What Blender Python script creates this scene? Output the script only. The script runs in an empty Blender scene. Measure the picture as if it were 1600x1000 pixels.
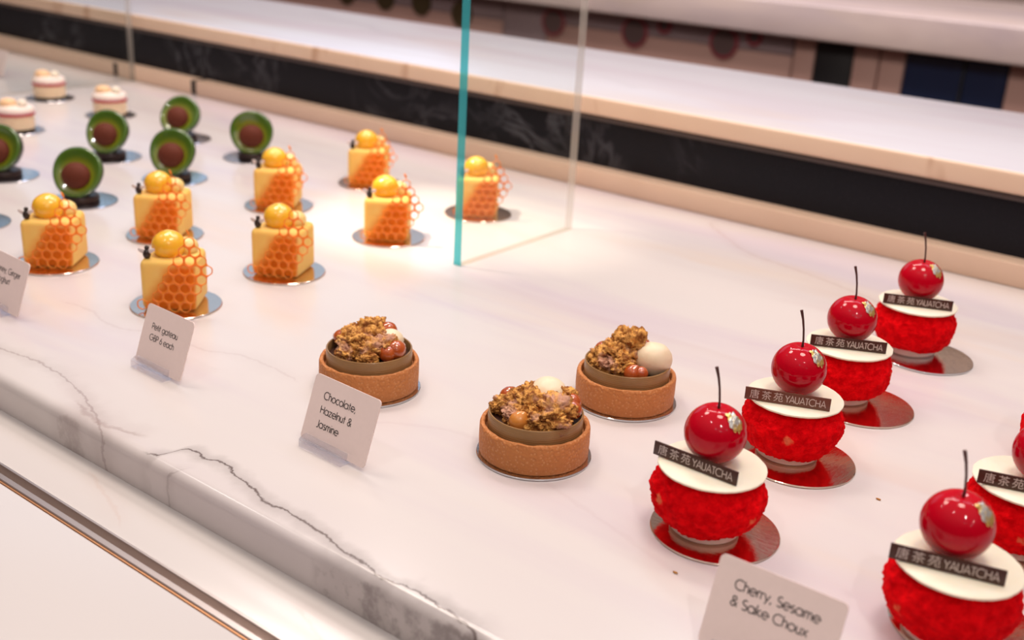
import bpy, bmesh, math, random
from mathutils import Vector, Matrix, noise

random.seed(7)
SC = bpy.context.scene
COL = SC.collection
PI = math.pi
MM = 0.001

# ------------------------------------------------------------------ camera
cam_d = bpy.data.cameras.new('camera')
cam = bpy.data.objects.new('camera', cam_d)
COL.objects.link(cam)
cam.matrix_world = Matrix(((0.78718244, -0.26016566, 0.55915797, 0.0),
                           (0.61454022, 0.25473614, -0.74662562, 0.0),
                           (0.05180861, 0.93135564, 0.36040608, 0.364),
                           (0, 0, 0, 1)))
cam_d.sensor_width = 36.0
cam_d.lens = 1741.0 / 1600.0 * 36.0
cam_d.clip_start = 0.01
cam_d.clip_end = 50
cam_d.dof.use_dof = True
cam_d.dof.focus_distance = 0.77
cam_d.dof.aperture_fstop = 6.0
SC.camera = cam

# ------------------------------------------------------------------ world, lamps, exposure
SC.view_settings.view_transform = 'Standard'
SC.view_settings.look = 'None'
SC.view_settings.gamma = 1.0
SC.view_settings.use_curve_mapping = False
SC.view_settings.exposure = 0.0

world = bpy.data.worlds.new('room_light')
SC.world = world
world.use_nodes = True
wn, wl = world.node_tree.nodes, world.node_tree.links
wn.clear()
w_out = wn.new('ShaderNodeOutputWorld')
w_bg = wn.new('ShaderNodeBackground')
w_tc = wn.new('ShaderNodeTexCoord')
w_sep = wn.new('ShaderNodeSeparateXYZ')
w_rmp = wn.new('ShaderNodeValToRGB')
wl.new(w_tc.outputs['Generated'], w_sep.inputs[0])
wl.new(w_sep.outputs['Z'], w_rmp.inputs['Fac'])
cr = w_rmp.color_ramp
cr.elements[0].position = 0.0
cr.elements[0].color = (0.16, 0.09, 0.07, 1)
cr.elements[1].position = 0.85
cr.elements[1].color = (1.0, 0.90, 0.86, 1)
e = cr.elements.new(0.28); e.color = (0.20, 0.115, 0.09, 1)
e = cr.elements.new(0.55); e.color = (0.55, 0.42, 0.40, 1)
wl.new(w_rmp.outputs['Color'], w_bg.inputs['Color'])
w_bg.inputs['Strength'].default_value = 0.55
wl.new(w_bg.outputs[0], w_out.inputs[0])


def lamp_area(name, loc, target, size, power, color, size_y=None, spread=None):
    d = bpy.data.lights.new(name, 'AREA')
    d.energy = power; d.color = color
    if size_y:
        d.shape = 'RECTANGLE'; d.size = size; d.size_y = size_y
    else:
        d.shape = 'DISK'; d.size = size
    if spread: d.spread = spread
    o = bpy.data.objects.new(name, d); COL.objects.link(o)
    o.location = loc
    o.rotation_euler = (Vector(target) - Vector(loc)).to_track_quat('-Z', 'Y').to_euler()
    return o


def lamp_spot(name, loc, target, power, color, angle, blend, radius):
    d = bpy.data.lights.new(name, 'SPOT')
    d.energy = power; d.color = color; d.spot_size = math.radians(angle); d.spot_blend = blend
    d.shadow_soft_size = radius
    o = bpy.data.objects.new(name, d); COL.objects.link(o)
    o.location = loc
    o.rotation_euler = (Vector(target) - Vector(loc)).to_track_quat('-Z', 'Y').to_euler()
    return o


WARM = (1.0, 0.86, 0.75)
# broad warm ceiling lights above the display
lamp_area('ceiling_light', (-0.15, 0.72, 1.50), (-0.30, 0.70, 0), 0.42, 8.7, WARM)
lamp_area('ceiling_light', (-1.30, 0.78, 1.50), (-1.10, 0.76, 0), 0.42, 8.7, WARM)
# small shop spots further off (they sparkle in the glazes)
for sx, sy, sz, sp in ((0.75, -0.25, 1.75, 5.5), (-0.55, -0.5, 2.1, 4.2), (-2.3, 0.3, 1.9, 2.6), (-2.0, 1.9, 2.0, 2.2), (0.4, 1.9, 2.1, 2.2), (-0.9, 2.1, 1.9, 1.8),
                       (0.95, -0.75, 1.25, 0.9), (0.35, -0.95, 1.55, 0.9), (1.4, 0.05, 1.35, 0.9), (1.2, -0.35, 0.95, 0.5)):
    lamp_area('shop_spot', (sx, sy, sz), (-0.7, 0.7, 0), 0.07 if sp > 1 else 0.035, sp, (1.0, 0.93, 0.86))
# one tight spot beside the glass divider
lamp_spot('display_spotlight', (-1.30, 0.62, 1.10), (-0.80, 0.945, 0), 75, (1.0, 0.87, 0.68), 19, 0.9, 0.012)
# daylight from the shop window to the left behind the counter
lamp_area('window_daylight', (-4.3, 3.6, 1.60), (-0.7, 0.7, 0), 2.6, 9.5, (0.46, 0.72, 1.0), 1.5)
lamp_area('counter_daylight', (-0.6, 2.3, 2.4), (-0.8, 1.5, 0.1), 1.8, 10.0, (0.60, 0.70, 1.0), 0.5)
# added fill light, high up and aimed at the far counter's front
lamp_area('far_counter_fill', (-1.4, 1.7, 2.3), (-1.5, 2.9, 0.0), 1.6, 40.0, (1.0, 0.84, 0.78), 0.4)


# ------------------------------------------------------------------ helpers: meshes
def finish(bm, name, m, parent=None, smooth=True, loc=None, angle=40):
    me = bpy.data.meshes.new(name)
    bmesh.ops.recalc_face_normals(bm, faces=bm.faces[:])
    bm.to_mesh(me); bm.free()
    if smooth:
        me.polygons.foreach_set('use_smooth', [True] * len(me.polygons))
        if angle:
            try:
                me.set_sharp_from_angle(angle=math.radians(angle))
            except Exception:
                pass
    for mm in (m if isinstance(m, (list, tuple)) else [m]):
        me.materials.append(mm)
    o = bpy.data.objects.new(name, me)
    COL.objects.link(o)
    if parent: o.parent = parent
    if loc: o.location = loc
    return o


def thing(name, label, cat, loc=(0, 0, 0), rz=0.0, group=None):
    o = bpy.data.objects.new(name, None)
    COL.objects.link(o)
    o.empty_display_size = 0.02
    o.location = loc; o.rotation_euler = (0, 0, rz)
    o['label'] = label; o['category'] = cat
    if group: o['group'] = group
    return o


def tag(o, label, cat, group=None):
    o['label'] = label; o['category'] = cat
    if group: o['group'] = group
    return o


def copy_tree(o, parent=None):
    c = o.copy()
    COL.objects.link(c)
    if parent: c.parent = parent
    for ch in list(o.children):
        copy_tree(ch, c)
    return c


def child(o, kind):
    for c in o.children:
        if c.name.split('.')[0] == kind: return c


def lathe(profile, n=64, bm=None, closed=True):
    """profile: list of (r, z); r==0 gives a pole."""
    bm = bm or bmesh.new()
    rings = []
    for r, z in profile:
        if r < 1e-7:
            rings.append([bm.verts.new((0, 0, z))])
        else:
            rings.append([bm.verts.new((r * math.cos(2 * PI * k / n), r * math.sin(2 * PI * k / n), z)) for k in range(n)])
    for a, b in zip(rings, rings[1:]):
        if len(a) == 1 and len(b) == 1: continue
        for k in range(n):
            k2 = (k + 1) % n
            if len(a) == 1: bm.faces.new((a[0], b[k], b[k2]))
            elif len(b) == 1: bm.faces.new((a[k], a[k2], b[0]))
            else: bm.faces.new((a[k], a[k2], b[k2], b[k]))
    return bm


def box(bm, x0, x1, y0, y1, z0, z1, bevel=0.0, seg=2):
    vs = [bm.verts.new(p) for p in ((x0, y0, z0), (x1, y0, z0), (x1, y1, z0), (x0, y1, z0),
                                    (x0, y0, z1), (x1, y0, z1), (x1, y1, z1), (x0, y1, z1))]
    fs = [bm.faces.new([vs[i] for i in f]) for f in ((3, 2, 1, 0), (4, 5, 6, 7), (0, 1, 5, 4), (1, 2, 6, 5), (2, 3, 7, 6), (3, 0, 4, 7))]
    if bevel:
        es = set()
        for f in fs: es.update(f.edges)
        bmesh.ops.bevel(bm, geom=list(es), offset=bevel, segments=seg, profile=0.5, affect='EDGES')
    return fs


def tube(pts, radii, n=10, bm=None, cap=True):
    bm = bm or bmesh.new()
    pts = [Vector(p) for p in pts]
    rings = []
    up = Vector((0.31, 0.2, 0.93))
    for i, p in enumerate(pts):
        t = (pts[min(i + 1, len(pts) - 1)] - pts[max(i - 1, 0)]).normalized()
        a = t.cross(up)
        if a.length < 1e-4: a = t.cross(Vector((1, 0, 0)))
        a.normalize(); b = t.cross(a)
        r = radii[i] if isinstance(radii, (list, tuple)) else radii
        rings.append([bm.verts.new(p + (a * math.cos(2 * PI * k / n) + b * math.sin(2 * PI * k / n)) * r) for k in range(n)])
    for A, B in zip(rings, rings[1:]):
        for k in range(n):
            bm.faces.new((A[k], A[(k + 1) % n], B[(k + 1) % n], B[k]))
    if cap:
        bm.faces.new(rings[0][::-1]); bm.faces.new(rings[-1])
    return bm


def ico(r, sub, scale=(1, 1, 1), loc=(0, 0, 0), bm=None):
    bm = bm or bmesh.new()
    ret = bmesh.ops.create_icosphere(bm, subdivisions=sub, radius=r)
    for v in ret['verts']:
        v.co = Vector((v.co.x * scale[0] + loc[0], v.co.y * scale[1] + loc[1], v.co.z * scale[2] + loc[2]))
    return bm


def fnoise(p, s, off=0.0, octv=3):
    return noise.fractal(Vector((p.x * s + off, p.y * s - off * 0.7, p.z * s + off * 1.3)), 1.0, 2.1, octv)


# ------------------------------------------------------------------ helpers: materials
class NT:
    def __init__(self, name):
        self.m = bpy.data.materials.new(name)
        self.m.use_nodes = True
        self.n = self.m.node_tree.nodes; self.l = self.m.node_tree.links
        self.b = self.n['Principled BSDF']; self.out = self.n['Material Output']
        self._co = None

    def co(self):
        if not self._co:
            self._co = self.n.new('ShaderNodeTexCoord').outputs['Object']
        return self._co

    def link(self, a, b): self.l.new(a, b)

    def math(self, op, a, b=None, c=None, clamp=False):
        nd = self.n.new('ShaderNodeMath'); nd.operation = op; nd.use_clamp = clamp
        for i, v in enumerate((a, b, c)):
            if v is None: continue
            if hasattr(v, 'links'): self.link(v, nd.inputs[i])
            else: nd.inputs[i].default_value = v
        return nd.outputs[0]

    def noise(self, scale, detail=3, rough=0.5, dist=0.0, vec=None):
        nd = self.n.new('ShaderNodeTexNoise')
        nd.inputs['Scale'].default_value = scale; nd.inputs['Detail'].default_value = detail
        nd.inputs['Roughness'].default_value = rough; nd.inputs['Distortion'].default_value = dist
        self.link(vec or self.co(), nd.inputs['Vector'])
        return nd.outputs['Fac']

    def voronoi(self, scale, feature='F1', out='Distance', vec=None):
        nd = self.n.new('ShaderNodeTexVoronoi'); nd.feature = feature
        nd.inputs['Scale'].default_value = scale
        self.link(vec or self.co(), nd.inputs['Vector'])
        return nd.outputs[out]

    def smooth(self, v, a, b, lo=0.0, hi=1.0):
        nd = self.n.new('ShaderNodeMapRange'); nd.interpolation_type = 'SMOOTHSTEP'
        self.link(v, nd.inputs['Value'])
        nd.inputs['From Min'].default_value = a; nd.inputs['From Max'].default_value = b
        nd.inputs['To Min'].default_value = lo; nd.inputs['To Max'].default_value = hi
        return nd.outputs['Result']

    def mix(self, f, a, b):
        nd = self.n.new('ShaderNodeMix'); nd.data_type = 'RGBA'
        for s, v in ((nd.inputs[0], f), (nd.inputs[6], a), (nd.inputs[7], b)):
            if hasattr(v, 'links'): self.link(v, s)
            elif isinstance(v, (int, float)): s.default_value = v
            else: s.default_value = (*v, 1)
        return nd.outputs[2]

    def bump(self, h, strength, dist=0.001):
        nd = self.n.new('ShaderNodeBump')
        nd.inputs['Strength'].default_value = strength; nd.inputs['Distance'].default_value = dist
        self.link(h, nd.inputs['Height'])
        self.link(nd.outputs[0], self.b.inputs['Normal'])

    def set(self, color=None, rough=None, **k):
        if color is not None:
            if hasattr(color, 'links'): self.link(color, self.b.inputs['Base Color'])
            else: self.b.inputs['Base Color'].default_value = (*color, 1)
        if rough is not None:
            if hasattr(rough, 'links'): self.link(rough, self.b.inputs['Roughness'])
            else: self.b.inputs['Roughness'].default_value = rough
        for key, v in k.items():
            self.b.inputs[key.replace('_', ' ')].default_value = v
        return self.m


def sss(nt, w, radius, scale):
    nt.b.inputs['Subsurface Weight'].default_value = w
    nt.b.inputs['Subsurface Radius'].default_value = radius
    nt.b.inputs['Subsurface Scale'].default_value = scale


def plain(name, color, rough=0.5, nscale=60, amount=0.15, **k):
    """a plain material with a faint procedural mottling"""
    t = NT(name)
    f = t.noise(nscale, 3)
    dark = tuple(c * (1 - amount) for c in color)
    return t.set(t.mix(f, dark, color), rough, **k)


def marble(name, tint=(0.650, 0.605, 0.590), veins=(), cloud=1.0, rough=0.2, seed=0.0, soft=1.0):
    t = NT(name)
    sep = t.n.new('ShaderNodeSeparateXYZ'); t.link(t.co(), sep.inputs[0])
    mp = t.n.new('ShaderNodeMapping'); t.link(t.co(), mp.inputs['Vector'])
    mp.inputs['Location'].default_value = (seed, seed * 0.7, seed * 1.9)
    mp.inputs['Rotation'].default_value = (0, 0, math.radians(28))
    mp.inputs['Scale'].default_value = (0.30, 1.5, 1.0)
    v = mp.outputs[0]
    # soft clouds
    c1 = t.smooth(t.noise(4.5, 4, 0.55, 0.6, v), 0.42, 0.72)
    col = t.mix(t.math('MULTIPLY', c1, 0.85 * cloud), tint, (0.56, 0.475, 0.545))
    c2 = t.smooth(t.noise(7.0, 3, 0.5, 0.3, v), 0.52, 0.75)
    col = t.mix(t.math('MULTIPLY', c2, 0.8 * cloud), col, (0.665, 0.55, 0.475))
    # diffuse broad veins
    n1 = t.noise(2.6, 4, 0.55, 0.5, v)
    a1 = t.math('ABSOLUTE', t.math('SUBTRACT', n1, 0.5))
    vm = t.math('MULTIPLY', t.smooth(a1, 0.0, 0.05, 1, 0), t.smooth(t.noise(5.0, 2, 0.5, 0, v), 0.45, 0.65))
    col = t.mix(t.math('MULTIPLY', vm, 0.22 * soft), col, (0.50, 0.36, 0.36))
    # individual veins y = f(x)
    for pts, width, strength, vcol in veins:
        xs = [p[0] * MM for p in pts]; ys = [p[1] * MM for p in pts]
        x0, x1 = min(xs), max(xs); y0, y1 = min(ys) - .004, max(ys) + .004
        fx = t.n.new('ShaderNodeMapRange'); fx.clamp = True
        t.link(sep.outputs['X'], fx.inputs['Value'])
        fx.inputs['From Min'].default_value = x0; fx.inputs['From Max'].default_value = x1
        cv = t.n.new('ShaderNodeFloatCurve')
        t.link(fx.outputs[0], cv.inputs['Value'])
        crv = cv.mapping.curves[0]
        cps = sorted(((x - x0) / (x1 - x0), (y - y0) / (y1 - y0)) for x, y in zip(xs, ys))
        crv.points[0].location = cps[0]; crv.points[-1].location = cps[-1]
        for p in cps[1:-1]: crv.points.new(*p)
        cv.mapping.update()
        fy = t.math('MULTIPLY_ADD', cv.outputs[0], y1 - y0, y0)
        wob = t.math('MULTIPLY_ADD', t.noise(95, 4, 0.65), 0.0085, -0.00425)
        d = t.math('ABSOLUTE', t.math('SUBTRACT', t.math('ADD', sep.outputs['Y'], wob), fy))
        wv = t.math('MULTIPLY_ADD', t.noise(55, 2), 1.6, 0.2)
        d = t.math('DIVIDE', d, wv)
        core = t.smooth(d, 0.0, width, 1, 0)
        halo = t.smooth(d, 0.0, width * 6, 0.28, 0)
        ends = t.math('MULTIPLY', t.smooth(sep.outputs['X'], x0 - .004, x0 + .012), t.smooth(sep.outputs['X'], x1 - .012, x1 + .004, 1, 0))
        mk = t.math('MULTIPLY', t.math('MULTIPLY', t.math('MAXIMUM', core, halo), ends), strength)
        col = t.mix(mk, col, vcol)
    t.b.inputs['Specular IOR Level'].default_value = 0.5
    return t.set(col, rough)


M = {}
VEIN = (0.105, 0.072, 0.066)
main_vein = [(-590, 384), (-578, 388), (-573, 402), (-565, 407), (-553, 405), (-541, 409), (-518, 404), (-501, 402), (-478, 396), (-461, 397),
             (-442, 396), (-424, 394), (-402, 389.5), (-387, 389), (-368, 385), (-352, 389), (-333, 388), (-314, 386), (-300, 382), (-285, 374)]
left_vein = [(-860, 402), (-840, 405), (-811, 409), (-786, 413), (-757, 415), (-729, 412), (-699, 406), (-672, 397), (-655, 391), (-640, 384), (-625, 376), (-615, 371)]
M['marble'] = marble('veined white marble', veins=[
    (main_vein, 0.0019, 0.92, VEIN),
    (left_vein, 0.0022, 0.48, (0.20, 0.13, 0.12)),
    ([(-690, 396), (-675, 392), (-660, 389), (-645, 388), (-625, 392), (-605, 398)], 0.004, 0.45, (0.30, 0.21, 0.19)),
    ([(-700, 372), (-690, 376), (-678, 379), (-662, 378.5), (-650, 372)], 0.004, 0.4, (0.20, 0.13, 0.12)),
    ([(-420, 379), (-400, 376.5), (-370, 378), (-345, 377), (-320, 379), (-300, 380), (-280, 378)], 0.0038, 0.6, (0.10, 0.07, 0.07)),
    ([(-565, 372), (-558, 380), (-550, 388), (-548, 391)], 0.0022, 0.5, (0.16, 0.11, 0.11)),
    ([(-600, 1190), (-593, 1180), (-545, 1137), (-506, 1108), (-445, 1092), (-379, 1072), (-300, 1040)], 0.0035, 0.4, (0.45, 0.30, 0.27)),
    ([(-520, 500), (-480, 540), (-440, 552), (-406, 548), (-358, 534), (-313, 522), (-240, 500)], 0.005, 0.22, (0.50, 0.40, 0.42)),
    ([(-880, 500), (-840, 505), (-800, 498), (-760, 512), (-700, 520), (-660, 534), (-600, 530)], 0.003, 0.35, (0.45, 0.36, 0.36)),
])
M['marble_front'] = marble('cream marble', tint=(0.63, 0.59, 0.575), veins=[
    ([(-640, 372), (-620, 366), (-600, 360), (-575, 352), (-560, 343)], 0.003, 0.25, (0.55, 0.38, 0.32)),
    ([(-420, 362), (-400, 357), (-385, 352), (-370, 345)], 0.003, 0.25, (0.55, 0.36, 0.30))], cloud=0.45, seed=3.1, soft=0.25)
M['marble_shelf'] = marble('white shelf marble', tint=(0.68, 0.685, 0.75), veins=[
    ([(-1700, 1560), (-1600, 1520), (-1500, 1500), (-1400, 1450), (-1300, 1440)], 0.008, 0.3, (0.40, 0.40, 0.46)),
    ([(-1250, 1500), (-1100, 1430), (-950, 1400), (-800, 1330)], 0.007, 0.22, (0.45, 0.45, 0.50))], cloud=0.5, seed=8.3, rough=0.2, soft=0.5)
M['marble_far'] = marble('pinkish marble', tint=(0.84, 0.70, 0.66), veins=[], cloud=1.0, seed=13.7, rough=0.25)


def m_ledge():
    t = NT('beige stone ledge')
    f = t.noise(9, 4)
    return t.set(t.mix(f, (0.70, 0.49, 0.36), (0.80, 0.59, 0.45)), 0.4)
M['ledge'] = m_ledge()


def m_edge():
    t = NT('stone edge with painted warm light')
    mp = t.n.new('ShaderNodeMapping'); t.link(t.co(), mp.inputs['Vector']); mp.inputs['Scale'].default_value = (1, 1, .4)
    col = t.mix(t.noise(6, 3), (0.76, 0.53, 0.38), (0.86, 0.66, 0.50))  # warm display light on the shelf's front edge put into the stone colour
    return t.set(t.mix(t.math('MULTIPLY', t.smooth(t.noise(13, 3, .6, .5, mp.outputs[0]), 0.60, 0.70), 0.6), col, (0.50, 0.26, 0.14)), 0.4)
M['shelf_edge'] = m_edge()


def m_blackstone():
    t = NT('black veined stone')
    n = t.noise(9, 5, 0.6, 1.2)
    a = t.math('ABSOLUTE', t.math('SUBTRACT', n, 0.5))
    v = t.math('MULTIPLY', t.smooth(a, 0, 0.06, 1, 0), t.smooth(t.noise(4, 2), 0.48, 0.66))
    sp = t.smooth(t.noise(420, 2), 0.55, 0.8)
    c = t.mix(t.math('MULTIPLY', sp, 0.5), (0.012, 0.012, 0.016), (0.035, 0.03, 0.04))
    return t.set(t.mix(t.math('MULTIPLY', v, 0.60), c, (0.13, 0.13, 0.15)), 0.45, Specular_IOR_Level=0.12)
M['black'] = m_blackstone()
M['bronze'] = plain('dark bronze trim', (0.075, 0.05, 0.045), 0.45)
M['gap'] = plain('dark gap', (0.03, 0.022, 0.018), 0.7)


def m_metal(name, col, rough, brushed=0.0):
    t = NT(name)
    if brushed:
        mp = t.n.new('ShaderNodeMapping'); t.link(t.co(), mp.inputs['Vector'])
        mp.inputs['Scale'].default_value = (3, 900, 900)
        f = t.noise(1.0, 3, vec=mp.outputs[0])
        t.bump(f, brushed, 0.0002)
    f2 = t.noise(30, 2)
    return t.set(t.mix(f2, tuple(c * .93 for c in col), col), rough, Metallic=1.0)
M['steel'] = m_metal('brushed steel', (0.80, 0.72, 0.68), 0.28, 0.15)
M['copper'] = m_metal('copper edge', (0.72, 0.38, 0.20), 0.35)


def m_board(name, col, rough=0.12):
    t = NT(name)
    mp = t.n.new('ShaderNodeMapping'); t.link(t.co(), mp.inputs['Vector'])
    mp.inputs['Scale'].default_value = (1, 3.5, 1); mp.inputs['Rotation'].default_value = (0, 0, 0.6)
    f = t.noise(130, 4, 0.6, vec=mp.outputs[0])
    t.bump(f, 0.22, 0.0006)
    return t.set(t.mix(t.noise(40), tuple(c * .9 for c in col), col), rough, Metallic=1.0)
M['gold'] = m_board('foil covered board', (0.86, 0.69, 0.58))
M['silver'] = m_board('silver foil board', (0.80, 0.80, 0.82), 0.10)


def m_choux():
    t = NT('red craquelin')
    f = t.noise(160, 4, 0.6)
    col = t.mix(t.smooth(f, 0.3, 0.7), (0.66, 0.000, 0.004), (0.98, 0.004, 0.008))
    vd = t.voronoi(62, 'F1', 'Distance')
    sel = t.voronoi(62, 'F1', 'Color')
    s2 = t.n.new('ShaderNodeSeparateColor'); t.link(sel, s2.inputs[0])
    fl = t.math('MULTIPLY', t.smooth(t.math('ADD', vd, t.math('MULTIPLY', t.noise(400, 2), 0.25)), 0.24, 0.40, 1, 0), t.smooth(s2.outputs[0], 0.88, 0.885))
    col = t.mix(t.math('MULTIPLY', fl, 0.8), col, (0.86, 0.22, 0.10))
    t.bump(t.math('ADD', t.noise(300, 4, 0.65), t.math('MULTIPLY', t.noise(110, 3), 1.2)), 0.75, 0.0028)
    sss(t, 0.08, (0.004, 0.0008, 0.0006), 1.0)
    return t.set(col, 0.8, Specular_IOR_Level=0.04)
M['choux'] = m_choux()


def m_cherry():
    t = NT('glossy red glaze')
    f = t.noise(45, 3)
    return t.set(t.mix(f, (0.40, 0.000, 0.008), (0.60, 0.000, 0.016)), 0.35, Coat_Weight=0.85, Coat_Roughness=0.04, Coat_IOR=1.42, Specular_IOR_Level=0.0)
M['cherry'] = m_cherry()
M['stem'] = plain('dark chocolate stem', (0.075, 0.016, 0.012), 0.4)


def m_leaf():
    t = NT('gold and silver leaf')
    f = t.smooth(t.noise(150, 2), 0.42, 0.58)
    t.bump(t.noise(500, 3), 0.8, 0.001)
    return t.set(t.mix(f, (0.95, 0.66, 0.20), (0.92, 0.93, 0.90)), 0.28, Metallic=0.85)
M['leaf'] = m_leaf()


def m_cream(name, a, b, rough=0.45, s=0.25):
    t = NT(name)
    t.bump(t.noise(300, 3), 0.12, 0.001)
    sss(t, s, (0.004, 0.0025, 0.0015), 1.0)
    return t.set(t.mix(t.noise(70, 3), a, b), rough)
M['dome'] = m_cream('beige jasmine cream', (0.78, 0.62, 0.42), (0.86, 0.72, 0.52), 0.5)
M['white_choc'] = m_cream('white chocolate', (0.84, 0.76, 0.60), (0.90, 0.83, 0.68), 0.40)
M['cream'] = m_cream('ivory cream', (0.84, 0.74, 0.58), (0.90, 0.82, 0.68), 0.5)
M['foot'] = m_cream('pale cream foot', (0.82, 0.74, 0.66), (0.88, 0.80, 0.72), 0.35)
M['pink_cream'] = m_cream('pale pink cream', (0.86, 0.72, 0.64), (0.92, 0.80, 0.72), 0.5)
M['peach_cream'] = m_cream('peach cream', (0.84, 0.62, 0.40), (0.90, 0.70, 0.48), 0.5)
M['peak'] = m_cream('toasted peach peak', (0.82, 0.50, 0.25), (0.88, 0.62, 0.38), 0.5)
M['red_band'] = plain('raspberry band', (0.50, 0.03, 0.06), 0.35)
M['plaque'] = plain('dark chocolate plaque', (0.070, 0.024, 0.017), 0.32)
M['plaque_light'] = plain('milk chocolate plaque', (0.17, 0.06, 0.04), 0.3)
M['plaque_ink'] = plain('silvery print', (0.68, 0.56, 0.52), 0.45)


def m_shell():
    t = NT('baked biscuit shell')
    col = t.mix(t.noise(30, 4, 0.6), (0.46, 0.150, 0.040), (0.64, 0.250, 0.080))
    vd = t.voronoi(420)
    spk = t.smooth(vd, 0.15, 0.40, 1, 0)
    col = t.mix(t.math('MULTIPLY', spk, 0.5), col, (0.74, 0.38, 0.17))
    t.bump(t.math('ADD', t.noise(420, 3), vd), 0.7, 0.0011)
    return t.set(col, 0.6, Specular_IOR_Level=0.3)
M['shell'] = m_shell()


def m_collar():
    t = NT('milk chocolate collar')
    sep = t.n.new('ShaderNodeSeparateXYZ'); t.link(t.co(), sep.inputs[0])
    s = t.math('SINE', t.math('MULTIPLY', sep.outputs['Z'], 4200.0))
    t.bump(s, 0.25, 0.0003)
    return t.set(t.mix(t.noise(60, 3), (0.24, 0.125, 0.045), (0.36, 0.20, 0.08)), 0.25)
M['collar'] = m_collar()
M['ganache'] = plain('dark ganache', (0.05, 0.018, 0.012), 0.3)


def m_crumble():
    t = NT('flaky sponge crumble')
    f = t.noise(180, 4, 0.65)
    col = t.mix(t.smooth(f, 0.36, 0.64), (0.26, 0.080, 0.018), (0.90, 0.46, 0.12))
    col = t.mix(t.smooth(t.noise(55, 2), 0.54, 0.66), col, (0.62, 0.33, 0.22))
    t.bump(t.noise(500, 4, 0.7), 0.8, 0.0015)
    return t.set(col, 0.75, Specular_IOR_Level=0.2)
M['crumble'] = m_crumble()


def m_nut():
    t = NT('caramelised hazelnut')
    return t.set(t.mix(t.noise(110, 3), (0.30, 0.035, 0.006), (0.60, 0.13, 0.02)), 0.2, Coat_Weight=0.8, Coat_Roughness=0.06)
M['nut'] = m_nut()


def m_nut_light():
    t = NT('golden hazelnut')
    return t.set(t.mix(t.noise(110, 3), (0.56, 0.17, 0.025), (0.80, 0.33, 0.06)), 0.22, Coat_Weight=0.6, Coat_Roughness=0.06)
M['nut_light'] = m_nut_light()


def m_honeycake():
    t = NT('custard cake with painted tuile glow')
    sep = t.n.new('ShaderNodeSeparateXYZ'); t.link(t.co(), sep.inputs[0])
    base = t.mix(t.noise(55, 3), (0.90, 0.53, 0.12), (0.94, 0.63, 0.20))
    # orange glow through the tuile painted into the front, wider towards the foot
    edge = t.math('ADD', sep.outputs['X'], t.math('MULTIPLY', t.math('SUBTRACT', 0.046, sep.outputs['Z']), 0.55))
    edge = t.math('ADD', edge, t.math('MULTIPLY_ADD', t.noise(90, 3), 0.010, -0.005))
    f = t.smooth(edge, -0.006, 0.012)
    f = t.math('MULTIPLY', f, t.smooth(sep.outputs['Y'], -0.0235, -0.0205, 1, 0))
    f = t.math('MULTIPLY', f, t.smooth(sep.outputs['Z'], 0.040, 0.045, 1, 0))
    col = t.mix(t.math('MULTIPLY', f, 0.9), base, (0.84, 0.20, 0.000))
    sss(t, 0.3, (0.010, 0.005, 0.0015), 1.0)
    return t.set(col, 0.5, Specular_IOR_Level=0.15)
M['honeycake'] = m_honeycake()


def m_honey():
    t = NT('honey jelly')
    sss(t, 0.55, (0.012, 0.006, 0.001), 1.0)
    return t.set(t.mix(t.noise(60, 3), (0.95, 0.46, 0.012), (0.98, 0.58, 0.05)), 0.25, Coat_Weight=0.5, Coat_Roughness=0.12)
M['honey'] = m_honey()


M['honey_pale'] = m_cream('pale honey cream', (0.90, 0.62, 0.20), (0.94, 0.72, 0.32), 0.3)


def m_tuile():
    t = NT('honeycomb tuile')
    sss(t, 0.6, (0.006, 0.0025, 0.0005), 1.0)
    return t.set(t.mix(t.noise(60, 3), (0.88, 0.18, 0.010), (0.95, 0.28, 0.02)), 0.35, Coat_Weight=0.2, Coat_Roughness=0.1)
M['tuile'] = m_tuile()
M['bee_dark'] = plain('dark chocolate bee', (0.03, 0.015, 0.012), 0.35)
M['bee_band'] = plain('golden bee stripe', (0.75, 0.45, 0.08), 0.4)
M['bee_wing'] = plain('pale sugar wing', (0.78, 0.68, 0.66), 0.25)


def m_flesh():
    t = NT('glossy green flesh')
    sep = t.n.new('ShaderNodeSeparateXYZ'); t.link(t.co(), sep.inputs[0])
    q = t.n.new('ShaderNodeVectorMath'); q.operation = 'LENGTH'
    cmb = t.n.new('ShaderNodeCombineXYZ'); t.link(sep.outputs['X'], cmb.inputs[0]); t.link(t.math('ADD', sep.outputs['Z'], 0.006), cmb.inputs[1])
    t.link(cmb.outputs[0], q.inputs[0])
    col = t.mix(t.smooth(q.outputs['Value'], 0.012, 0.026), (0.32, 0.31, 0.012), (0.06, 0.14, 0.008))
    col = t.mix(t.math('MULTIPLY', t.noise(80, 3), 0.25), col, (0.05, 0.10, 0.01))
    return t.set(col, 0.22, Coat_Weight=1.0, Coat_Roughness=0.03)
M['flesh'] = m_flesh()


def m_skin():
    t = NT('dark avocado skin')
    t.bump(t.noise(260, 3), 0.4, 0.001)
    return t.set(t.mix(t.noise(70, 3), (0.016, 0.018, 0.010), (0.045, 0.05, 0.02)), 0.3, Coat_Weight=0.4)
M['skin'] = m_skin()


def m_pit():
    t = NT('cocoa dusted stone')
    t.bump(t.noise(700, 3), 0.35, 0.0006)
    return t.set(t.mix(t.noise(55, 4), (0.085, 0.018, 0.009), (0.15, 0.034, 0.017)), 0.7, Specular_IOR_Level=0.2)
M['pit'] = m_pit()
M['dark_choc'] = plain('dark chocolate base', (0.028, 0.014, 0.014), 0.35)
M['card'] = plain('pale card', (0.92, 0.76, 0.72), 0.55, 300, 0.05)
M['ink'] = plain('dark grey print', (0.05, 0.04, 0.04), 0.6)


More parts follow.
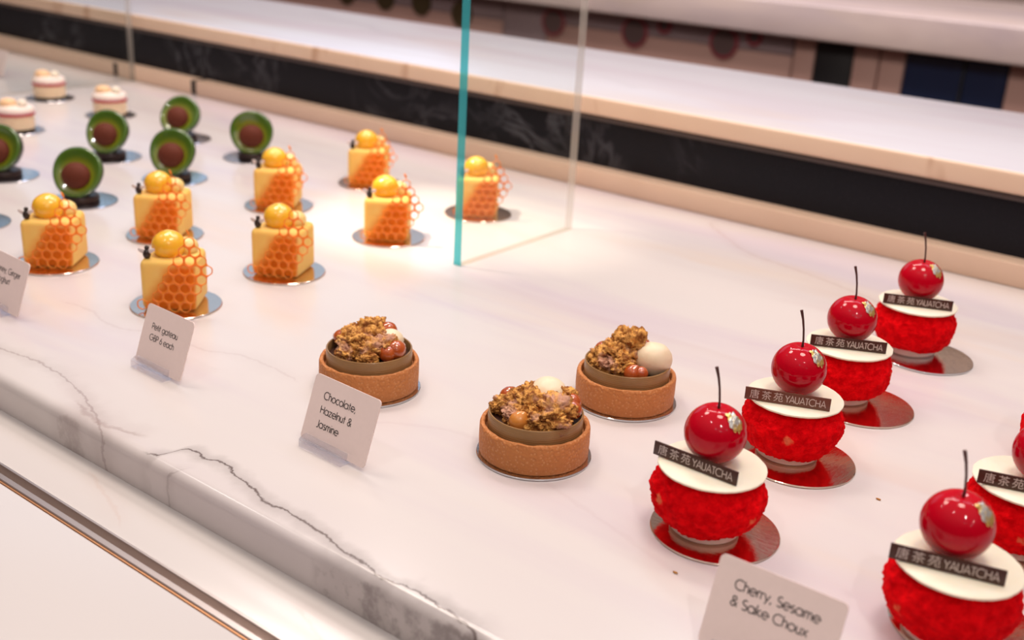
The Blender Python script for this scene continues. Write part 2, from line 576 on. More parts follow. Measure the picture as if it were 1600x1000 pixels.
def clear(name, tint, spec, rough=0.02, density=0.0, edge=(0.1, 0.4, 0.4)):
    """sheet glass: a clear see-through sheet with Fresnel reflection; density mixes in a solid tint"""
    m = bpy.data.materials.new(name); m.use_nodes = True
    n, l = m.node_tree.nodes, m.node_tree.links
    n.clear()
    out = n.new('ShaderNodeOutputMaterial')
    tr = n.new('ShaderNodeBsdfTransparent'); tr.inputs[0].default_value = (*tint, 1)
    gl = n.new('ShaderNodeBsdfGlossy'); gl.inputs['Roughness'].default_value = rough
    # Schlick reflectance, the same from both sides of the sheet
    ge = n.new('ShaderNodeNewGeometry')
    dt = n.new('ShaderNodeVectorMath'); dt.operation = 'DOT_PRODUCT'
    l.new(ge.outputs['Incoming'], dt.inputs[0]); l.new(ge.outputs['Normal'], dt.inputs[1])
    def mth(op, a, b=None):
        q = n.new('ShaderNodeMath'); q.operation = op
        for i, v in enumerate((a, b)):
            if v is None: continue
            if hasattr(v, 'links'): l.new(v, q.inputs[i])
            else: q.inputs[i].default_value = v
        return q.outputs[0]
    r0 = ((spec - 1) / (spec + 1)) ** 2
    sch = mth('ADD', mth('MULTIPLY', mth('POWER', mth('SUBTRACT', 1.0, mth('ABSOLUTE', dt.outputs['Value'])), 5.0), 1 - r0), r0)
    mx = n.new('ShaderNodeMixShader')
    l.new(sch, mx.inputs[0]); l.new(tr.outputs[0], mx.inputs[1]); l.new(gl.outputs[0], mx.inputs[2])
    last = mx.outputs[0]
    if density:
        df = n.new('ShaderNodeBsdfDiffuse'); df.inputs[0].default_value = (*edge, 1)
        tl = n.new('ShaderNodeBsdfTranslucent'); tl.inputs[0].default_value = (*edge, 1)
        ad = n.new('ShaderNodeMixShader'); ad.inputs[0].default_value = 0.5
        l.new(df.outputs[0], ad.inputs[1]); l.new(tl.outputs[0], ad.inputs[2])
        nz = n.new('ShaderNodeTexNoise'); nz.inputs['Scale'].default_value = 8
        mr = n.new('ShaderNodeMapRange'); mr.inputs['To Min'].default_value = density * 0.85; mr.inputs['To Max'].default_value = min(1, density * 1.15)
        l.new(nz.outputs['Fac'], mr.inputs['Value'])
        m2 = n.new('ShaderNodeMixShader')
        l.new(mr.outputs[0], m2.inputs[0]); l.new(last, m2.inputs[1]); l.new(ad.outputs[0], m2.inputs[2])
        last = m2.outputs[0]
    l.new(last, out.inputs[0])
    return m


M['glass'] = clear('clear sheet glass', (0.955, 0.97, 0.965), 1.35)
M['glass_edge'] = clear('teal glass edge', (0.20, 0.74, 0.78), 1.5, 0.06, 0.60, (0.09, 0.62, 0.70))
M['glass_pale'] = clear('pale glass edge', (0.85, 0.86, 0.86), 1.5, 0.06, 0.40, (0.86, 0.78, 0.70))
def m_acrylic():
    """clear acrylic: part refracting, part straight see-through so that its shadow stays light"""
    t = NT('clear acrylic')
    t.set(t.mix(t.noise(20), (0.97, 0.97, 0.99), (1, 1, 1)), 0.03, Transmission_Weight=1.0, IOR=1.49)
    tr = t.n.new('ShaderNodeBsdfTransparent'); tr.inputs[0].default_value = (0.95, 0.955, 0.985, 1)
    mx = t.n.new('ShaderNodeMixShader'); mx.inputs[0].default_value = 0.36
    t.link(tr.outputs[0], mx.inputs[1]); t.link(t.b.outputs[0], mx.inputs[2]); t.link(mx.outputs[0], t.out.inputs[0])
    return t.m
M['acrylic'] = m_acrylic()

M['far_pink'] = plain('pinkish cabinet panel', (0.60, 0.37, 0.32), 0.5, 4, 0.12)
M['far_grey'] = plain('greyed mauve panel and painted shade', (0.36, 0.27, 0.29), 0.5, 4, 0.12)
M['far_circle'] = plain('dark round inset', (0.14, 0.09, 0.09), 0.5)
M['far_ring'] = plain('red ring', (0.36, 0.06, 0.085), 0.4)
M['far_dark'] = plain('black recess', (0.008, 0.007, 0.010), 0.5)


def m_window():
    t = NT('dark blue glazing')
    f = t.smooth(t.noise(6, 3), 0.45, 0.75)
    return t.set(t.mix(f, (0.012, 0.022, 0.065), (0.03, 0.08, 0.16)), 0.15)
M['far_window'] = m_window()
M['floor'] = plain('brown timber floor', (0.16, 0.09, 0.065), 0.5, 3, 0.3)
M['wall'] = plain('warm plaster', (0.50, 0.40, 0.36), 0.8, 3, 0.1)
M['cabinet'] = plain('white cabinet', (0.62, 0.55, 0.52), 0.5, 3, 0.08)
M['olive'] = plain('dark olive round inset', (0.085, 0.060, 0.025), 0.5)

# ------------------------------------------------------------------ lettering: thin stroke letters
def A(cx, cy, rx, ry, a0, a1, n=14):
    return [(cx + rx * math.cos(math.radians(a0 + (a1 - a0) * k / n)), cy + ry * math.sin(math.radians(a0 + (a1 - a0) * k / n))) for k in range(n + 1)]
XH = 0.25
ARCH = lambda x0, w: [(x0, 0.27)] + A(x0 + w / 2, 0.29, w / 2, 0.21, 180, 0, 10) + [(x0 + w, 0)]
GL = {
    'C': ([A(.37, .36, .37, .37, 48, 312)], .68), 'h': ([[(.02, 0), (.02, .76)], ARCH(.02, .32)], .42), 'o': ([A(.25, .25, .25, .25, 0, 360, 20)], .56),
    'c': ([A(.25, .25, .25, .25, 48, 312)], .46), 'l': ([[(.02, 0), (.02, .76)]], .12), 'a': ([A(.25, .25, .25, .25, 0, 360, 20), [(.5, .5), (.5, 0)]], .60),
    't': ([[(.1, .68), (.1, 0)], [(0, .48), (.22, .48)]], .28), 'e': ([[(.01, .25), (.5, .25)] + A(.25, .25, .25, .25, 0, 315, 18)], .55),
    ',': ([[(.06, .06), (0, -.12)]], .16), 'H': ([[(.03, 0), (.03, .72)], [(.5, 0), (.5, .72)], [(.03, .38), (.5, .38)]], .60),
    'z': ([[(0, .48), (.34, .48), (0, .02), (.36, .02)]], .42), 'n': ([[(.02, 0), (.02, .5)], ARCH(.02, .32)], .42),
    'u': ([[(.02, .5), (.02, .21)] + A(.18, .20, .16, .19, 180, 360, 10) + [(.34, .5)], [(.34, .5), (.34, 0)]], .44),
    '&': ([[(.52, .0), (.12, .50)] + A(.25, .57, .145, .145, 205, -35, 12) + [(.10, .30)] + A(.2, .17, .17, .17, 130, 300, 10) + [(.5, .32)]], .58),
    'J': ([[(.22, .72), (.22, .12)] + A(.09, .11, .13, .14, 0, -130, 8)], .32), 's': ([A(.15, .37, .125, .125, 50, 270, 10) + A(.15, .125, .135, .125, 90, -140, 10)], .34),
    'm': ([[(.02, 0), (.02, .5)], ARCH(.02, .27), ARCH(.29, .27)], .64), 'i': ([[(.03, 0), (.03, .5)], [(.03, .66), (.03, .71)]], .12),
    'P': ([[(.03, 0), (.03, .72), (.2, .72)] + A(.22, .53, .19, .19, 90, -90, 12) + [(.03, .34)]], .47), 'g': ([A(.25, .25, .25, .25, 0, 360, 20), [(.5, .5), (.5, .0)] + A(.27, -.02, .23, .2, 0, -150, 10)], .60),
    'G': ([A(.37, .36, .37, .37, 48, 360, 20) + [(.40, .36)]], .82), 'B': ([[(.03, 0), (.03, .72), (.18, .72)] + A(.2, .55, .16, .17, 90, -90, 10) + [(.03, .38)], [(.2, .38)] + A(.22, .19, .19, .19, 90, -90, 10) + [(.03, 0)]], .48),
    '6': ([A(.21, .21, .21, .21, 0, 360, 18), [(.035, .32), (.30, .74)]], .50), 'r': ([[(.02, 0), (.02, .5)], [(.02, .30)] + A(.16, .34, .14, .15, 180, 60, 6)], .26),
    'y': ([[(0, .5), (.2, .02)], [(.4, .5), (.11, -.2)]], .46), 'S': ([A(.21, .54, .17, .18, 45, 270, 12) + A(.21, .18, .19, .18, 90, -145, 12)], .46),
    'k': ([[(.02, 0), (.02, .76)], [(.32, .5), (.04, .26), (.36, 0)]], .42), 'x': ([[(0, .5), (.36, 0)], [(.36, .5), (0, 0)]], .44),
    'Y': ([[(0, .72), (.24, .36), (.24, 0)], [(.48, .72), (.24, .36)]], .48), 'A': ([[(0, 0), (.27, .72), (.54, 0)], [(.09, .22), (.45, .22)]], .56),
    'U': ([[(.03, .72), (.03, .22)] + A(.24, .22, .21, .22, 180, 360, 12) + [(.45, .72)]], .54), 'T': ([[(.2, 0), (.2, .70)], [(0, .70), (.4, .70)]], .42), ' ': ([], .26),
}


def stroke(bm, pts, w, z=0.0, h=0.0):
    P = [Vector((p[0], p[1])) for p in pts]
    L = []; Rr = []
    for i, p in enumerate(P):
        a = (P[i] - P[i - 1]).normalized() if i else None
        b = (P[i + 1] - P[i]).normalized() if i < len(P) - 1 else None
        if a is None: d = b; k = 1
        elif b is None: d = a; k = 1
        else:
            d = a + b
            d = d.normalized() if d.length > 1e-3 else a
            k = 1 / max(0.5, abs(d.dot(a)))
        n = Vector((-d.y, d.x)) * (w / 2 * k)
        L.append(bm.verts.new((p.x + n.x, p.y + n.y, z))); Rr.append(bm.verts.new((p.x - n.x, p.y - n.y, z)))
    for i in range(len(P) - 1):
        try: bm.faces.new((L[i], L[i + 1], Rr[i + 1], Rr[i]))
        except ValueError: pass


def text_bm(lines, size, weight=0.07, spacing=1.32, align='LEFT', tracking=0.02):
    """flat letters in the local x (along) / y (up) plane, the first line's baseline at y = 0"""
    bm = bmesh.new()
    for li, s in enumerate(lines):
        w = sum(GL[c][1] + tracking for c in s)
        x = 0.0 if align == 'LEFT' else -w / 2
        for c in s:
            for st in GL[c][0]:
                stroke(bm, [((x + px) * size, (py - li * spacing) * size) for px, py in st], weight * size)
            x += GL[c][1] + tracking
    return bm


def text_width(s, size, tracking=0.02):
    return sum(GL[c][1] + tracking for c in s) * size


def cjk_bm(ch, size):
    """one Chinese character as flat geometry, from Blender's built-in font"""
    cu = bpy.data.curves.new('character', 'FONT')
    cu.body = ch; cu.size = size; cu.resolution_u = 3
    o = bpy.data.objects.new('character', cu)
    COL.objects.link(o)
    dg = bpy.context.evaluated_depsgraph_get()
    me = bpy.data.meshes.new_from_object(o.evaluated_get(dg))
    bm = bmesh.new(); bm.from_mesh(me)
    bpy.data.objects.remove(o); bpy.data.curves.remove(cu); bpy.data.meshes.remove(me)
    return bm

# ------------------------------------------------------------------ floor, wall, counters
bm = bmesh.new(); box(bm, -6, 3, -2, 4.6, -1.02, -0.95)
o = finish(bm, 'floor', M['floor'], smooth=False); o['kind'] = 'structure'
bm = bmesh.new(); box(bm, -6, 3, 4.4, 4.5, -0.95, 2.6)
o = finish(bm, 'wall_back', M['wall'], smooth=False); o['kind'] = 'structure'

X0, X1 = -2.7, 0.75
# display counter
dc = thing('display_counter', 'white display counter carrying the pastries, its thick grey-veined marble top lit from above', 'counter')
bm = bmesh.new()
fs = box(bm, X0, X1, 0.3795, 1.2376, -0.0284, 0.0)
ed = [e_ for e_ in bm.edges if all(abs(v.co.y - 0.3795) < 1e-6 and abs(v.co.z) < 1e-6 for v in e_.verts)]
bmesh.ops.bevel(bm, geom=ed, offset=0.0085, segments=8, profile=0.5, affect='EDGES')
finish(bm, 'marble_top', M['marble'], dc, angle=60)
bm = bmesh.new(); box(bm, X0 + .02, X1 - .02, 0.405, 1.2370, -0.95, -0.0285)
finish(bm, 'cabinet_body', M['cabinet'], dc, smooth=False)
# ledge along the back of the display
lg = thing('back_ledge', 'low beige stone ledge running along the back edge of the pastry display', 'ledge')
bm = bmesh.new(); box(bm, -1.62, X1, 1.2103, 1.2374, 0.0002, 0.0255, 0.0015)
box(bm, X0, -1.632, 1.2113, 1.2374, 0.0002, 0.0255, 0.0015)
finish(bm, 'ledge_stone', M['ledge'], lg)
for gx in (-1.6315, -1.862):
    bm = bmesh.new(); box(bm, gx, gx + .011, 1.2095, 1.2370, 0.003, 0.0252)
    g = finish(bm, 'joint_gap', M['gap'], lg, smooth=False)
    g['label'] = 'dark upright joint in the ledge'

# raised back counter: black riser and marble shelf
bc = thing('raised_back_counter', 'raised back counter with black stone riser and white marble shelf behind the pastries', 'counter')
bm = bmesh.new(); box(bm, X0, X1, 1.2378, 1.5900, -0.95, 0.0925)
finish(bm, 'black_riser', M['black'], bc, smooth=False)
bm = bmesh.new(); box(bm, X0, X1, 1.2318, 1.2376, 0.0855, 0.0925, 0.001)
finish(bm, 'under_shelf_trim', M['bronze'], bc)
bm = bmesh.new()
box(bm, X0, X1, 1.2262, 1.6240, 0.0927, 0.1170, 0.0045, 4)
bmesh.ops.recalc_face_normals(bm, faces=bm.faces[:])
for f in bm.faces:
    f.normal_update()
    if f.normal.y < -0.55: f.material_index = 1
o = finish(bm, 'marble_shelf', [M['marble_shelf'], M['shelf_edge']], bc, angle=60)

# customer-side counter and the steel rail let into it
fc = thing('front_counter', 'cream marble service counter in front of and below the pastry display', 'counter')
bm = bmesh.new(); box(bm, X0, X1, 0.3372, 0.4045, -0.0600, -0.0286, 0.0006)
s1 = finish(bm, 'marble_strip', M['marble_front'], fc)
bm = bmesh.new(); box(bm, X0, X1, -0.12, 0.3225, -0.0600, -0.0286, 0.0012)
finish(bm, 'marble_slab', M['marble_front'], fc)
bm = bmesh.new(); box(bm, X0 + .02, X1 - .02, 0.12, 0.4040, -0.95, -0.0601)
finish(bm, 'cabinet_body', M['cabinet'], fc, smooth=False)
bm = bmesh.new()
prof = [(0.3237, -0.0590), (0.3237, -0.0278), (0.3243, -0.0272), (0.3280, -0.0272), (0.3286, -0.0278), (0.3286, -0.0400),
        (0.3346, -0.0400), (0.3346, -0.0284), (0.3350, -0.0279), (0.3366, -0.0279), (0.3370, -0.0284), (0.3370, -0.0590)]
v0 = [bm.verts.new((X0, y, z)) for y, z in prof]; v1 = [bm.verts.new((X1, y, z)) for y, z in prof]
for k in range(len(prof)):
    k2 = (k + 1) % len(prof)
    bm.faces.new((v0[k], v0[k2], v1[k2], v1[k]))
bm.faces.new(v0); bm.faces.new(v1[::-1])
rl = thing('steel_rail', 'slim grooved steel rail set into the front marble counter', 'rail')
finish(bm, 'grooved_channel', M['steel'], rl, angle=30)
bm = bmesh.new(); box(bm, X0, X1, 0.3226, 0.3236, -0.055, -0.0282)
c_ = finish(bm, 'copper_edge', M['copper'], rl, smooth=False); c_['label'] = 'thin copper coloured edge'

# ------------------------------------------------------------------ glass dividers
def glass_panel(name, label, x0, x1, y0, y1, z0, z1):
    bm = bmesh.new(); box(bm, x0, x1, y0, y1, z0, z1)
    for f in bm.faces:
        n = f.normal if f.normal.length else Vector((0, 0, 1))
    bmesh.ops.recalc_face_normals(bm, faces=bm.faces[:])
    for f in bm.faces:
        f.normal_update()
        if f.normal.y < -0.9: f.material_index = 1
        elif abs(f.normal.y) > 0.9 or abs(f.normal.z) > .9: f.material_index = 2
    o = finish(bm, name, [M['glass'], M['glass_edge'], M['glass_pale']], smooth=False)
    return tag(o, label, 'glass divider')
glass_panel('glass_divider', 'upright clear glass divider with teal edge standing beside the honey cakes', -0.7050, -0.6950, 0.8354, 1.0338, 0.0002, 0.46)
glass_panel('glass_divider', 'clear glass divider reaching the back ledge beside the small pink and white cakes', -1.8120, -1.7960, 0.86, 1.2100, 0.0002, 0.46)

# ------------------------------------------------------------------ far counter behind
FY = 2.70
fr = thing('far_counter', 'blurred far counter with thick pinkish marble top above panelled cabinets', 'counter')
bm = bmesh.new(); box(bm, -5.6, 1.6, FY, FY + 0.75, 0.053, 0.137, 0.006, 3)
finish(bm, 'marble_top', M['marble_far'], fr)
bm = bmesh.new(); box(bm, -5.6, 1.6, FY + 0.075, FY + 0.72, -0.95, 0.0528)
finish(bm, 'cabinet_body', M['far_pink'], fr, smooth=False)
py = FY + 0.05
# panel boards (pink below, band above greyed by painted shade)
def board(name, m, x0, x1, z0, z1, y=py, d=0.024, parent=fr):
    bm = bmesh.new(); box(bm, x0, x1, y, y + d, z0, z1, 0.002)
    return finish(bm, name, m, parent)
board('lower_panel', M['far_pink'], -5.5, -2.16, -0.94, -0.012)
board('shaded_band', M['far_grey'], -5.5, -2.16, -0.010, 0.052)
board('lower_panel', M['far_pink'], -1.99, -1.21, -0.94, 0.000)
board('shaded_band', M['far_grey'], -1.99, -1.21, 0.002, 0.052)
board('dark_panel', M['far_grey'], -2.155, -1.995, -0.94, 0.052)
board('pilaster', M['far_pink'], -1.205, -1.15, -0.94, 0.052)
board('dark_recess', M['far_dark'], -1.147, -1.050, -0.94, 0.052)
board('pilaster', M['far_pink'], -1.047, -0.985, -0.94, 0.052)
board('pilaster', M['far_pink'], -0.980, -0.920, -0.94, 0.052)
w_ = board('glazed_door', M['far_window'], -0.917, -0.782, -0.94, 0.052)
w_ = board('glazed_door', M['far_window'], -0.775, -0.680, -0.94, 0.052)
board('door_stile', M['far_dark'], -0.7815, -0.7755, -0.94, 0.052, py - .004)
board('lower_panel', M['far_pink'], -0.677, 1.5, -0.94, 0.052)


def inset(cx, cz, r, m, ring=True):
    bm = bmesh.new()
    n = 40
    ctr = lathe([(0, 0), (r, 0), (r, 0.006), (0, 0.006)], n)
    bm.free(); bm = ctr
    for v in bm.verts: v.co = Vector((v.co.x + cx, py - 0.0005 - v.co.z, v.co.y + cz))
    d = finish(bm, 'round_inset', m, fr)
    if ring:
        bm = bmesh.new()
        prof = [(r - .001, 0), (r + .006, 0), (r + .006, .007), (r - .001, .007)]
        rings = [[bm.verts.new((cx + a * math.cos(2 * PI * k / n), py - 0.0005 - b, cz + a * math.sin(2 * PI * k / n))) for k in range(n)] for a, b in prof]
        for i in range(4):
            for k in range(n):
                bm.faces.new((rings[i][k], rings[i][(k + 1) % n], rings[(i + 1) % 4][(k + 1) % n], rings[(i + 1) % 4][k]))
        finish(bm, 'red_ring', M['far_ring'], d)
for cx, cz, r, m in ((-1.965, 0.006, .034, M['far_circle']), (-1.684, 0.009, .036, M['far_circle']), (-1.590, 0.036, .016, M['far_circle']), (-1.405, 0.013, .036, M['far_circle']),
                     (-1.318, 0.036, .016, M['far_circle'])):
    inset(cx, cz, r, m)
for cx, cz in ((-2.83, 0.01), (-2.65, 0.01), (-2.49, 0.01), (-2.32, -0.008)):
    inset(cx, cz, .040, M['olive'], False)

# ------------------------------------------------------------------ cherry choux
def card_board(r, m, parent, loc=(0, 0, 0)):
    bm = lathe([(0, 0.0002), (r - .0004, 0.0002), (r, 0.0006), (r, 0.0012), (r - .0004, 0.0016), (0, 0.0016)], 96)
    return finish(bm, 'cake_board', m, parent, loc=loc, angle=30)


def noisy(bm, amp, s, off, octv=4):
    for v in bm.verts:
        n = v.co.normalized()
        v.co += n * amp * fnoise(v.co, s, off, octv)


def make_plaque(m, parent, seed):
    L, H, T = 0.057, 0.0088, 0.0012
    bm = bmesh.new(); box(bm, -L / 2, L / 2, -T / 2, T / 2, 0, H, 0.0002)
    p = finish(bm, 'chocolate_plaque', m, parent)
    lt = bmesh.new()
    s = 0.0061
    x = -L / 2 + 0.0032
    for ch in '\u5510\u8336\u82d1':
        cb = cjk_bm(ch, 0.0068)
        me = bpy.data.meshes.new('tmp'); cb.to_mesh(me); cb.free()
        nv = len(lt.verts)
        lt.from_mesh(me); lt.verts.ensure_lookup_table()
        for v in lt.verts[nv:]: v.co.x += x; v.co.y += 0.0021
        bpy.data.meshes.remove(me)
        x += 0.0079
    tb = text_bm(['YAUATCHA'], s * 1.0, 0.095, tracking=0.03)
    w = text_width('YAUATCHA', s, .03)
    avail = L / 2 - 0.0028 - (x + .0002)
    k = avail / w
    me = bpy.data.meshes.new('tmp'); tb.to_mesh(me); tb.free()
    nv = len(lt.verts); lt.from_mesh(me); lt.verts.ensure_lookup_table()
    for v in lt.verts[nv:]: v.co.x = v.co.x * k + x + .0002; v.co.y = v.co.y * 1.08 + 0.0020
    bpy.data.meshes.remove(me)
    for v in lt.verts: v.co = Vector((v.co.x, -T / 2 - 0.00012, v.co.y))
    finish(lt, 'lettering', M['plaque_ink'], p, smooth=False)
    return p


def make_choux(label):
    t = thing('cherry_choux', label, 'pastry', group='cherry choux pastries')
    card_board(0.0400, M['gold'], t)
    bm = lathe([(0, .0017), (.0200, .0017), (.0215, .003), (.0212, .0065), (.0195, .0090), (0, .0092)], 64)
    finish(bm, 'cream_foot', M['foot'], t)
    prof = [(0, .0060), (.012, .0056), (.0195, .0062), (.0255, .0085), (.0302, .0126), (.0336, .0185), (.0352, .0240), (.0352, .0290), (.0340, .0340),
            (.0320, .0385), (.0295, .0420), (.0260, .0436), (.016, .0441), (0, .0441)]
    # resample for a dense skin
    dense = []
    for (r0, z0), (r1, z1) in zip(prof, prof[1:]):
        for k in range(5):
            f = k / 5; dense.append((r0 + (r1 - r0) * f, z0 + (z1 - z0) * f))
    dense.append(prof[-1])
    bm = lathe(dense, 144)
    for v in bm.verts:
        r = math.hypot(v.co.x, v.co.y)
        if v.co.z < .043 and r > .02:
            n = Vector((v.co.x, v.co.y, (v.co.z - .026) * 0.8)).normalized()
            a = fnoise(v.co, 60, 3.3, 4) * 0.0016 + (0.5 - abs(fnoise(v.co, 140, 9.1, 4))) * 0.0020 + fnoise(v.co, 420, 5.1, 3) * 0.0009
            v.co += n * (a - 0.0007)
    finish(bm, 'choux_bun', M['choux'], t, angle=None)
    bm = lathe([(0, .0440), (.0318, .0440), (.0328, .0446), (.0329, .0456), (.0320, .0463), (0, .0464)], 96)
    for v in bm.verts:
        r = math.hypot(v.co.x, v.co.y)
        if r > .03:
            a = math.atan2(v.co.y, v.co.x)
            k = 1 + 0.010 * noise.noise(Vector((math.cos(a) * 6, math.sin(a) * 6, 2.0))) + 0.006 * noise.noise(Vector((math.cos(a) * 17, math.sin(a) * 17, 5.0)))
            v.co.x *= k; v.co.y *= k
    finish(bm, 'white_chocolate_disc', M['white_choc'], t, angle=40)
    # cherry, dimpled where the stem goes in
    ch = bmesh.new()
    bmesh.ops.create_uvsphere(ch, u_segments=64, v_segments=40, radius=0.0190)
    for v in ch.verts:
        r = math.hypot(v.co.x, v.co.y)
        v.co.z *= 0.97
        if v.co.z > 0: v.co.z -= 0.0022 * math.exp(-(r / 0.0042) ** 2)
    chy = finish(ch, 'glazed_cherry', M['cherry'], t, loc=(0.0, 0.004, 0.0648), angle=None)
    z0 = 0.0150
    st = tube([(0, 0, z0), (0, 0, z0 + .006), (-.0009, -.0003, z0 + .014), (-.0022, -.0008, z0 + .021), (-.0040, -.0014, z0 + .0275)], [.0010, .0007, .0007, .0008, .0011], 10)
    finish(st, 'stem', M['stem'], chy)
    # crumpled leaf of gold on the upper right of the cherry
    lf = bmesh.new()
    d = Vector((0.62, -0.18, 0.62)).normalized()
    a = d.cross(Vector((0, 0, 1))).normalized(); b = d.cross(a)
    N = 12; grid = []
    for i in range(N):
        row = []
        for j in range(N):
            u = (i / (N - 1) - .5) * 2; w = (j / (N - 1) - .5) * 2
            # irregular outline
            rr = max(abs(u), abs(w)); 
            ang = math.atan2(w, u)
            lim = 0.72 + 0.55 * noise.noise(Vector((math.cos(ang) * 2.1, math.sin(ang) * 2.1, 4.0)))
            if rr > 1e-6:
                sc = lim * rr / math.hypot(u, w) * 1.15
                u *= sc; w *= sc
            p = d * 0.0186 + a * u * 0.0058 + b * w * 0.0084
            p = p.normalized() * (0.01915 + 0.0009 * abs(noise.noise(p * 700)) + 0.0012 * max(0, rr - .75))
            p.z *= 0.98
            row.append(lf.verts.new(p))
        grid.append(row)
    for i in range(N - 1):
        for j in range(N - 1):
            lf.faces.new((grid[i][j], grid[i + 1][j], grid[i + 1][j + 1], grid[i][j + 1]))
    lo = finish(lf, 'gold_leaf', M['leaf'], chy, angle=None)
    lo.modifiers.new('thickness', 'SOLIDIFY').thickness = 0.0003
    make_plaque(M['plaque'], t, 1)
    return t


# board centre, body centre, plaque mid-point, plaque turn, lean, cherry shift, bun turn, label
CH = [
    ((-253.6, 559.7), (-259.0, 556.0), (-263.5, 543.2), -1.0, (-0.5, 4), 0.0, 'foremost red choux pastry with upright cherry stem, behind the cherry name card', 0),
    ((-254.5, 682.4), (-264.4, 686.0), (-262.0, 668.5), 23.0, (0.0, 4), 0.9, 'second red choux pastry of the cherry row, directly behind the foremost one', 1),
    ((-256.0, 804.0), (-275.0, 809.0), (-271.0, 797.0), 27.0, (-1.0, 5), 2.3, 'third red choux pastry of the cherry row, stem straight, orange patch under its white disc', 0),
    ((-253.0, 944.0), (-269.1, 949.0), (-265.0, 936.0), 24.0, (-0.5, 4), 3.6, 'hindmost red choux pastry of the cherry row, on a silvery board near the back ledge', 0),
    ((-103.4, 566.0), (-110.0, 550.6), (-112.0, 537.0), 15.0, (-3.5, 4), 4.4, 'large blurred red choux pastry in the lower right corner, right of the cherry name card', 0),
    ((-99.0, 676.0), (-105.0, 672.0), (-102.0, 656.5), 17.0, (6.0, 5), 5.2, 'red choux pastry cut off by the right picture edge, behind the blurred one', 0),
    ((-99.0, 812.0), (-107.0, 812.0), (-105.0, 799.0), 20.0, (0.0, 4), 1.6, 'red choux pastry almost wholly outside the right picture edge, only a sliver of cherry showing', 0),
]
proto = None
for i, (bd, body, pl, turn, lean, rot, label, light) in enumerate(CH):
    if proto is None:
        t = proto = make_choux(label)
    else:
        t = copy_tree(proto); t['label'] = label
    t.location = (body[0] * MM, body[1] * MM, 0)
    child(t, 'cake_board').location = ((bd[0] - body[0]) * MM, (bd[1] - body[1]) * MM, 0)
    child(t, 'cake_board').rotation_euler.z = rot * 1.7
    child(t, 'choux_bun').rotation_euler.z = rot
    child(t, 'white_chocolate_disc').rotation_euler.z = rot * 1.3
    c = child(t, 'glazed_cherry'); c.location = (lean[0] * MM - .002, lean[1] * MM, 0.0648); c.rotation_euler = (0, 0, 0.06 * math.sin(rot * 3))
    p = child(t, 'chocolate_plaque')
    p.location = ((pl[0] - body[0]) * MM, (pl[1] - body[1]) * MM - .002, 0.0466)
    p.rotation_euler = (math.radians(-4), 0, math.radians(turn))
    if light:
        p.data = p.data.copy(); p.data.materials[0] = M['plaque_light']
    if i == 3:
        b_ = child(t, 'cake_board'); b_.data = b_.data.copy(); b_.data.materials[0] = M['silver']

# ------------------------------------------------------------------ hazelnut tarts
def crumble(parent, x, y, z, r, seed, sc=(1, 1, .8)):
    bm = ico(1.0, 5)
    for v in bm.verts:
        p = v.co.copy()
        k = 1 + 0.45 * fnoise(p, 1.9, seed, 3) + 0.42 * (0.45 - abs(fnoise(p, 4.2, seed + 7, 4))) + 0.16 * fnoise(p, 9.5, seed + 3, 3)
        q = p * k * r
        v.co = Vector((q.x * sc[0] + x, q.y * sc[1] + y, q.z * sc[2] + z))
    return finish(bm, 'crumble_chunk', M['crumble'], parent, angle=None)


def hazelnut(parent, x, y, z, r, m, tilt=(0.4, 0.3, 0)):
    n = 28
    prof = []
    for k in range(n + 1):
        a = PI * k / n
        rr = math.sin(a) * (1 + 0.10 * math.cos(a)); zz = -math.cos(a) * 1.05
        if k > n - 5: zz += 0.03 * (k - (n - 5))
        prof.append((rr * r if 0 < k < n else 0, zz * r))
    bm = lathe(prof, 32)
    for v in bm.verts:
        v.co *= 1 + 0.03 * noise.noise(v.co * 300)
    o = finish(bm, 'hazelnut', m, parent, loc=(x, y, z), angle=None)
    o.rotation_euler = tilt
    return o


